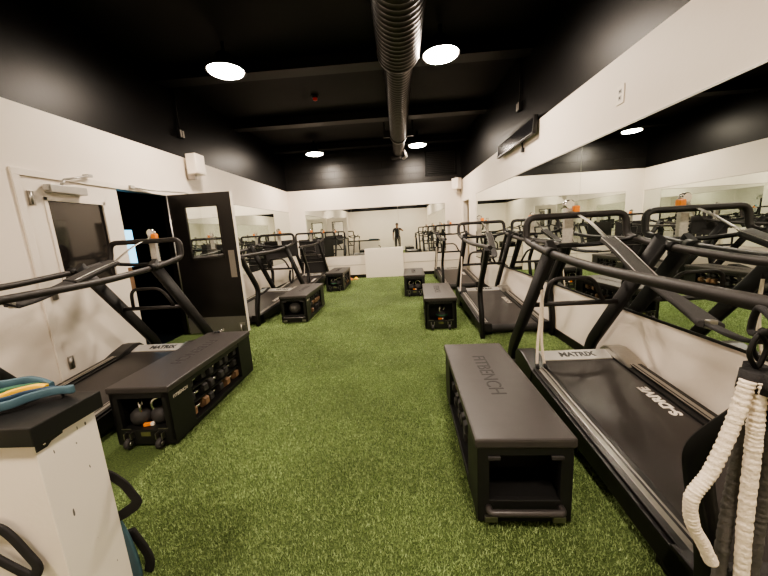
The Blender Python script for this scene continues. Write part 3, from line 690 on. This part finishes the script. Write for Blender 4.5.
# ------------------------------------------------------------------ far end: white board and cones
t = thing('white_board', 'plain white board leaning before the far wall mirror', 'board', (-.475, 9.77, 0))
MB().box((-.59, .0, .0), (.575, .06, .885), .006).build('board_panel', 'white_panel', t)
MB().box((-.57, .06, .02), (-.53, .11, .86), .003).box((.51, .06, .02), (.55, .11, .86), .003).build('back_batten', 'white', t)
def cone(x, y, m_, label):
    t = thing('marker_cone', label, 'cone', (x, y, 0), 0, 'marker cones by the far bench')
    MB().lathe([(.075, 0), (.075, .01), (.055, .025), (.035, .06), (.022, .065)], seg=24).build('cone_body', m_, t)
cone(-1.50, 9.50, 'cone_orange', 'small orange marker cone beside the bench by the far left treadmill')
cone(-1.36, 9.62, 'yellow', 'small yellow marker cone beside the orange one')

# ------------------------------------------------------------------ half wall with black cap in the foreground
HX1, HY0, HY1, HZ = -1.150, .838, 1.035, .84
hw = thing('half_wall', 'white half wall with scuffed end and thick black cap', 'half wall', (HX1, HY0, 0))
MB().box((XL-HX1, 0, 0), (-.004, HY1-HY0, HZ), .003).build('wall_body', 'white', hw)
MB().box((-.004, 0, 0), (0, HY1-HY0, HZ), .001).build('end_face', 'scuff', hw, 'white end face with dark scuff marks')
MB().box((XL-HX1, -.022, HZ), (.03, HY1-HY0+.012, HZ+.062), .004).build('cap', 'bench', hw, 'thick black wooden cap')
MB().prism([(.0, HZ-.001), (.085, HZ-.001), (.080, HZ-.02), (.045, HZ-.024), (.030, HZ-.034), (.0, HZ-.034)], 0, .0, .003).build('bracket', 'rubber', hw, 'dark metal corner bracket')
MB().sphere((.004, .022, HZ-.019), .0045).build('screw', 'chrome', hw)
# resistance bands piled on the cap
def band(m_, pts, r, wid, label):
    o = MB().tube(catmull(pts, 6), r, 14, up=(0, 0, 1), wid=wid).build('resistance_band', m_)
    return tag(o, label, 'resistance band', 'loop bands on the half wall')
zc = HZ+.062+.030
band('teal', [(-1.75, .85, zc), (-1.45, .855, zc), (-1.306, .896, zc), (-1.275, .955, zc), (-1.235, .995, zc), (-1.179, 1.002, zc), (-1.205, 1.018, zc-.006), (-1.28, 1.012, zc-.02), (-1.45, 1.00, zc-.025), (-1.75, 1.0, zc-.025)], .014, .007, 'bright teal loop band at the front of the pile on the half wall cap')
band('teal', [(-1.75, .99, zc+.01), (-1.491, 1.038, zc+.01), (-1.423, 1.070, zc+.01), (-1.352, 1.056, zc+.008), (-1.28, 1.031, zc+.002)], .015, .007, 'teal loop band arching over the back of the pile on the half wall')
band('blue', [(-1.75, .88, zc+.004), (-1.45, .89, zc+.004), (-1.341, .923, zc+.004), (-1.315, .972, zc+.002), (-1.265, 1.005, zc), (-1.24, 1.008, zc)], .012, .007, 'dark blue loop band just behind the bright teal one on the half wall')
band('yellow', [(-1.75, .90, zc), (-1.50, .91, zc), (-1.385, .940, zc), (-1.37, .985, zc), (-1.325, 1.020, zc), (-1.29, 1.022, zc-.004)], .016, .009, 'yellow loop band in the middle of the pile on the half wall')
band('green', [(-1.75, .96, zc), (-1.55, .965, zc), (-1.45, .985, zc), (-1.394, 1.020, zc), (-1.33, 1.035, zc)], .014, .010, 'green loop band in the pile on the half wall cap')
band('strap', [(-1.75, .87, zc-.026), (-1.45, .885, zc-.026), (-1.32, .925, zc-.026), (-1.26, .975, zc-.026), (-1.21, .998, zc-.026)], .013, .008, 'black strip filling the dark gap underneath the coloured bands on the half wall')  # added black strip, stands in for the dark shadow gap under the raised bands

# straps hanging off both faces of the half wall
tag(MB().tube(fillet([(-1.312, HY0-.02, .556), (-1.28, HY0-.02, .516), (-1.222, HY0-.02, .408), (-1.25, HY0-.02, .362), (-1.32, HY0-.02, .41), (-1.40, HY0-.02, .47), (-1.42, HY0-.02, .56)], .02, 4, True), .006, 12, closed=True, up=(0, 1, 0), wid=.016).build('strap_loop', 'strap'), 'black strap loop hanging on the front of the half wall', 'strap')
tag(MB().tube(fillet([(-1.21, HY1+.015, .57), (-1.155, HY1+.018, .538), (-1.118, HY1+.02, .50), (-1.082, HY1+.022, .425), (-1.10, HY1+.022, .40), (-1.158, HY1+.018, .363), (-1.22, HY1+.015, .34)], .012, 4), .004, 12, up=(0, 1, 0), wid=.02).build('strap_loop', 'strap'), 'black strap loop sticking out behind the scuffed end of the half wall', 'strap')
tag(MB().tube(catmull([(-1.23, HY1+.03, .40), (-1.205, HY1+.045, .26), (-1.190, HY1+.05, .15), (-1.185, HY1+.05, .05), (-1.19, HY1+.05, .02)], 5), .008, 12, up=(0, 1, 0), wid=.022).build('resistance_band', 'teal'), 'teal band hanging behind the scuffed end of the half wall', 'resistance band')
tag(MB().tube(catmull([(-1.19, HY1+.07, .24), (-1.16, HY1+.08, .14), (-1.15, HY1+.085, .07), (-1.16, HY1+.08, .02)], 5), .008, 12, up=(0, 1, 0), wid=.018).build('strap_tail', 'strap'), 'black strap tail hanging beside the teal band', 'strap')

# ------------------------------------------------------------------ photographer, seen in the far mirror
def skin(name, nodes, edges, m_, parent=None, root=0, sub=2):
    me = bpy.data.meshes.new(name); me.from_pydata([n[0] for n in nodes], edges, []); o = bpy.data.objects.new(name, me); C.objects.link(o)
    md = o.modifiers.new('s', 'SKIN'); md.use_smooth_shade = True
    for i, n in enumerate(nodes):
        sv = me.skin_vertices[0].data[i]; r = n[1]; sv.radius = r if isinstance(r, tuple) else (r, r); sv.use_root = (i == root)
    ss = o.modifiers.new('u', 'SUBSURF'); ss.levels = ss.render_levels = sub
    dg = bpy.context.evaluated_depsgraph_get(); m2 = bpy.data.meshes.new_from_object(o.evaluated_get(dg))
    bpy.data.objects.remove(o); bpy.data.meshes.remove(me)
    m2.materials.clear(); m2.materials.append(M[m_])
    for p in m2.polygons: p.use_smooth = True
    o = bpy.data.objects.new(name, m2); C.objects.link(o)
    if parent is not None: o.parent = parent
    return o
px, py = -.10, -.36
pr = thing('person', 'person in dark shirt and grey trousers raising a phone, reflected in the far mirror', 'person', (px, py, 0))
N = [((0, 0, .98), (.135, .095)), ((0, 0, 1.16), (.125, .09)), ((0, 0, 1.34), (.16, .10)), ((0, 0, 1.46), (.10, .075)), ((0, .005, 1.53), .052), ((0, .02, 1.60), (.068, .085)), ((0, .018, 1.70), (.075, .092)), ((0, .01, 1.76), (.05, .06)),
     ((.20, 0, 1.42), .055), ((.36, .06, 1.30), .043), ((.26, .24, 1.37), .033), ((.185, .295, 1.39), (.030, .022)),
     ((-.20, 0, 1.42), .055), ((-.25, -.01, 1.14), .043), ((-.26, .04, .90), .032), ((-.26, .06, .81), (.026, .034)),
     ((.095, 0, .90), .095), ((.11, .01, .52), .062), ((.12, -.01, .10), .042), ((.125, .10, .04), (.042, .03)), ((.127, .17, .03), (.038, .022)),
     ((-.095, 0, .90), .095), ((-.11, .01, .52), .062), ((-.12, -.01, .10), .042), ((-.125, .10, .04), (.042, .03)), ((-.127, .17, .03), (.038, .022))]
E_ = [(0, 1), (1, 2), (2, 3), (3, 4), (4, 5), (5, 6), (6, 7), (3, 8), (8, 9), (9, 10), (10, 11), (3, 12), (12, 13), (13, 14), (14, 15), (0, 16), (16, 17), (17, 18), (18, 19), (19, 20), (0, 21), (21, 22), (22, 23), (23, 24), (24, 25)]
def finger(base, pts):
    prev = base
    for p, r in pts:
        N.append((p, r)); E_.append((prev, len(N)-1)); prev = len(N)-1
for k in range(4):   # fingers of the hanging hand, slightly curled
    y = .035+.018*k; l = (.075, .085, .08, .062)[k]
    finger(15, [((-.262, y, .775), .010), ((-.258, y+.004, .775-l*.5), .009), ((-.248, y+.006, .775-l), .008)])
finger(15, [((-.245, .105, .80), .010), ((-.235, .115, .765), .009)])
for k in range(4):   # fingers of the raised hand, closed on the phone
    z = 1.42-.018*k
    finger(11, [((.160, .322, z), .010), ((.125, .332, z+.004), .009), ((.105, .318, z+.004), .008)])
finger(11, [((.165, .285, 1.425), .010), ((.135, .290, 1.435), .009)])
skin('body', N, E_, 'skin', pr)
hd = MB().sphere((0, .10, 1.655), .012, 1, 1.3, 1.2, 10).build('nose', 'skin', pr)
q = MB()
for s in (-1, 1): q.sphere((s*.028, .098, 1.685), .009, 1.3, .7, .8, 10)
q.build('eye', 'darkletter', pr)
q = MB()
for s in (-1, 1): q.sphere((s*.077, .015, 1.67), .022, .4, .8, 1.3, 10)
q.build('ear', 'skin', pr)
MB().tube([(-.022, .098, 1.617), (0, .103, 1.615), (.022, .098, 1.617)], .005, 8).build('mouth', 'amber', pr)
MB().sphere((0, .0, 1.725), .086, 1, 1.12, .78, 20).build('hair', 'hair', pr)
skin('shirt', [((0, 0, .86), (.185, .14)), ((0, 0, 1.16), (.152, .112)), ((0, 0, 1.34), (.178, .118)), ((0, 0, 1.45), (.115, .088)), ((.20, 0, 1.42), .070), ((.30, .035, 1.345), .062), ((-.20, 0, 1.42), .070), ((-.238, -.005, 1.22), .062)],
     [(0, 1), (1, 2), (2, 3), (3, 4), (4, 5), (3, 6), (6, 7)], 'shirt', pr)
skin('trousers', [((0, 0, 1.02), (.168, .125)), ((.098, 0, .88), .108), ((.112, .01, .52), .078), ((.122, -.01, .09), .064), ((-.098, 0, .88), .108), ((-.112, .01, .52), .078), ((-.122, -.01, .09), .064)],
     [(0, 1), (1, 2), (2, 3), (0, 4), (4, 5), (5, 6)], 'pants', pr)
for s in (-1, 1): skin('shoe', [((s*.12, -.05, .055), (.048, .048)), ((s*.124, .08, .042), (.050, .038)), ((s*.127, .20, .034), (.044, .028))], [(0, 1), (1, 2)], 'darkletter', pr)
ph = thing('phone', 'black phone held upright in the raised hand of the photographer', 'phone', (0, -.028, 1.42))
MB().box((-.005, -.008, -.075), (.068, .0, .075), .003).build('phone_body', 'plastic', ph)
MB().box((.0, -.0095, -.07), (.063, -.008, .07)).build('screen', 'screen', ph)

# ------------------------------------------------------------------ turf pile, dense near the camera
rng = np.random.default_rng(5)
def field(n, x0, x1, y0, y1):
    return np.stack([rng.uniform(x0, x1, n), rng.uniform(y0, y1, n)], 1)
P = np.concatenate([field(150000, -1.7, 1.1, .7, 3.2), field(25000, 1.1, 1.86, 2.7, 4.2), field(100000, -2.5, 1.6, 3.2, 6.0), field(60000, -2.6, 1.8, 6.0, 9.8)])
n = len(P); ang = rng.uniform(0, 2*PI, n); lean = rng.uniform(.002, .012, n); la = rng.uniform(0, 2*PI, n); hgt = rng.uniform(.008, .020, n)
wd = rng.uniform(.0016, .003, n)*np.where(P[:, 1] > 3.2, 1.7, 1.0)
V = np.zeros((n, 3, 3), np.float32)
V[:, 0, 0] = P[:, 0]-np.cos(ang)*wd; V[:, 0, 1] = P[:, 1]-np.sin(ang)*wd
V[:, 1, 0] = P[:, 0]+np.cos(ang)*wd; V[:, 1, 1] = P[:, 1]+np.sin(ang)*wd
V[:, 2, 0] = P[:, 0]+np.cos(la)*lean; V[:, 2, 1] = P[:, 1]+np.sin(la)*lean; V[:, 2, 2] = hgt
me = bpy.data.meshes.new('turf_pile'); me.vertices.add(n*3); me.vertices.foreach_set('co', V.reshape(-1))
me.loops.add(n*3); me.loops.foreach_set('vertex_index', np.arange(n*3, dtype=np.int32)); me.polygons.add(n)
me.polygons.foreach_set('loop_start', np.arange(0, n*3, 3, dtype=np.int32)); me.polygons.foreach_set('loop_total', np.full(n, 3, np.int32))
me.update(); me.validate(); me.materials.append(M['blades'])
o = bpy.data.objects.new('artificial_grass', me); C.objects.link(o); o['kind'] = 'stuff'; o['label'] = 'short green artificial grass covering the floor'; o['category'] = 'grass'

# ------------------------------------------------------------------ world and look
wd_ = bpy.data.worlds.new('world'); S.world = wd_; wd_.use_nodes = True
wd_.node_tree.nodes['Background'].inputs['Color'].default_value = (.9, .8, .7, 1); wd_.node_tree.nodes['Background'].inputs['Strength'].default_value = .01
S.view_settings.view_transform = 'AgX'
try: S.view_settings.look = 'AgX - Medium High Contrast'
except Exception: pass
S.view_settings.exposure = .78
S.cycles.use_denoising = True
S.cycles.max_bounces = 12; S.cycles.glossy_bounces = 6; S.cycles.diffuse_bounces = 5; S.cycles.sample_clamp_indirect = 6
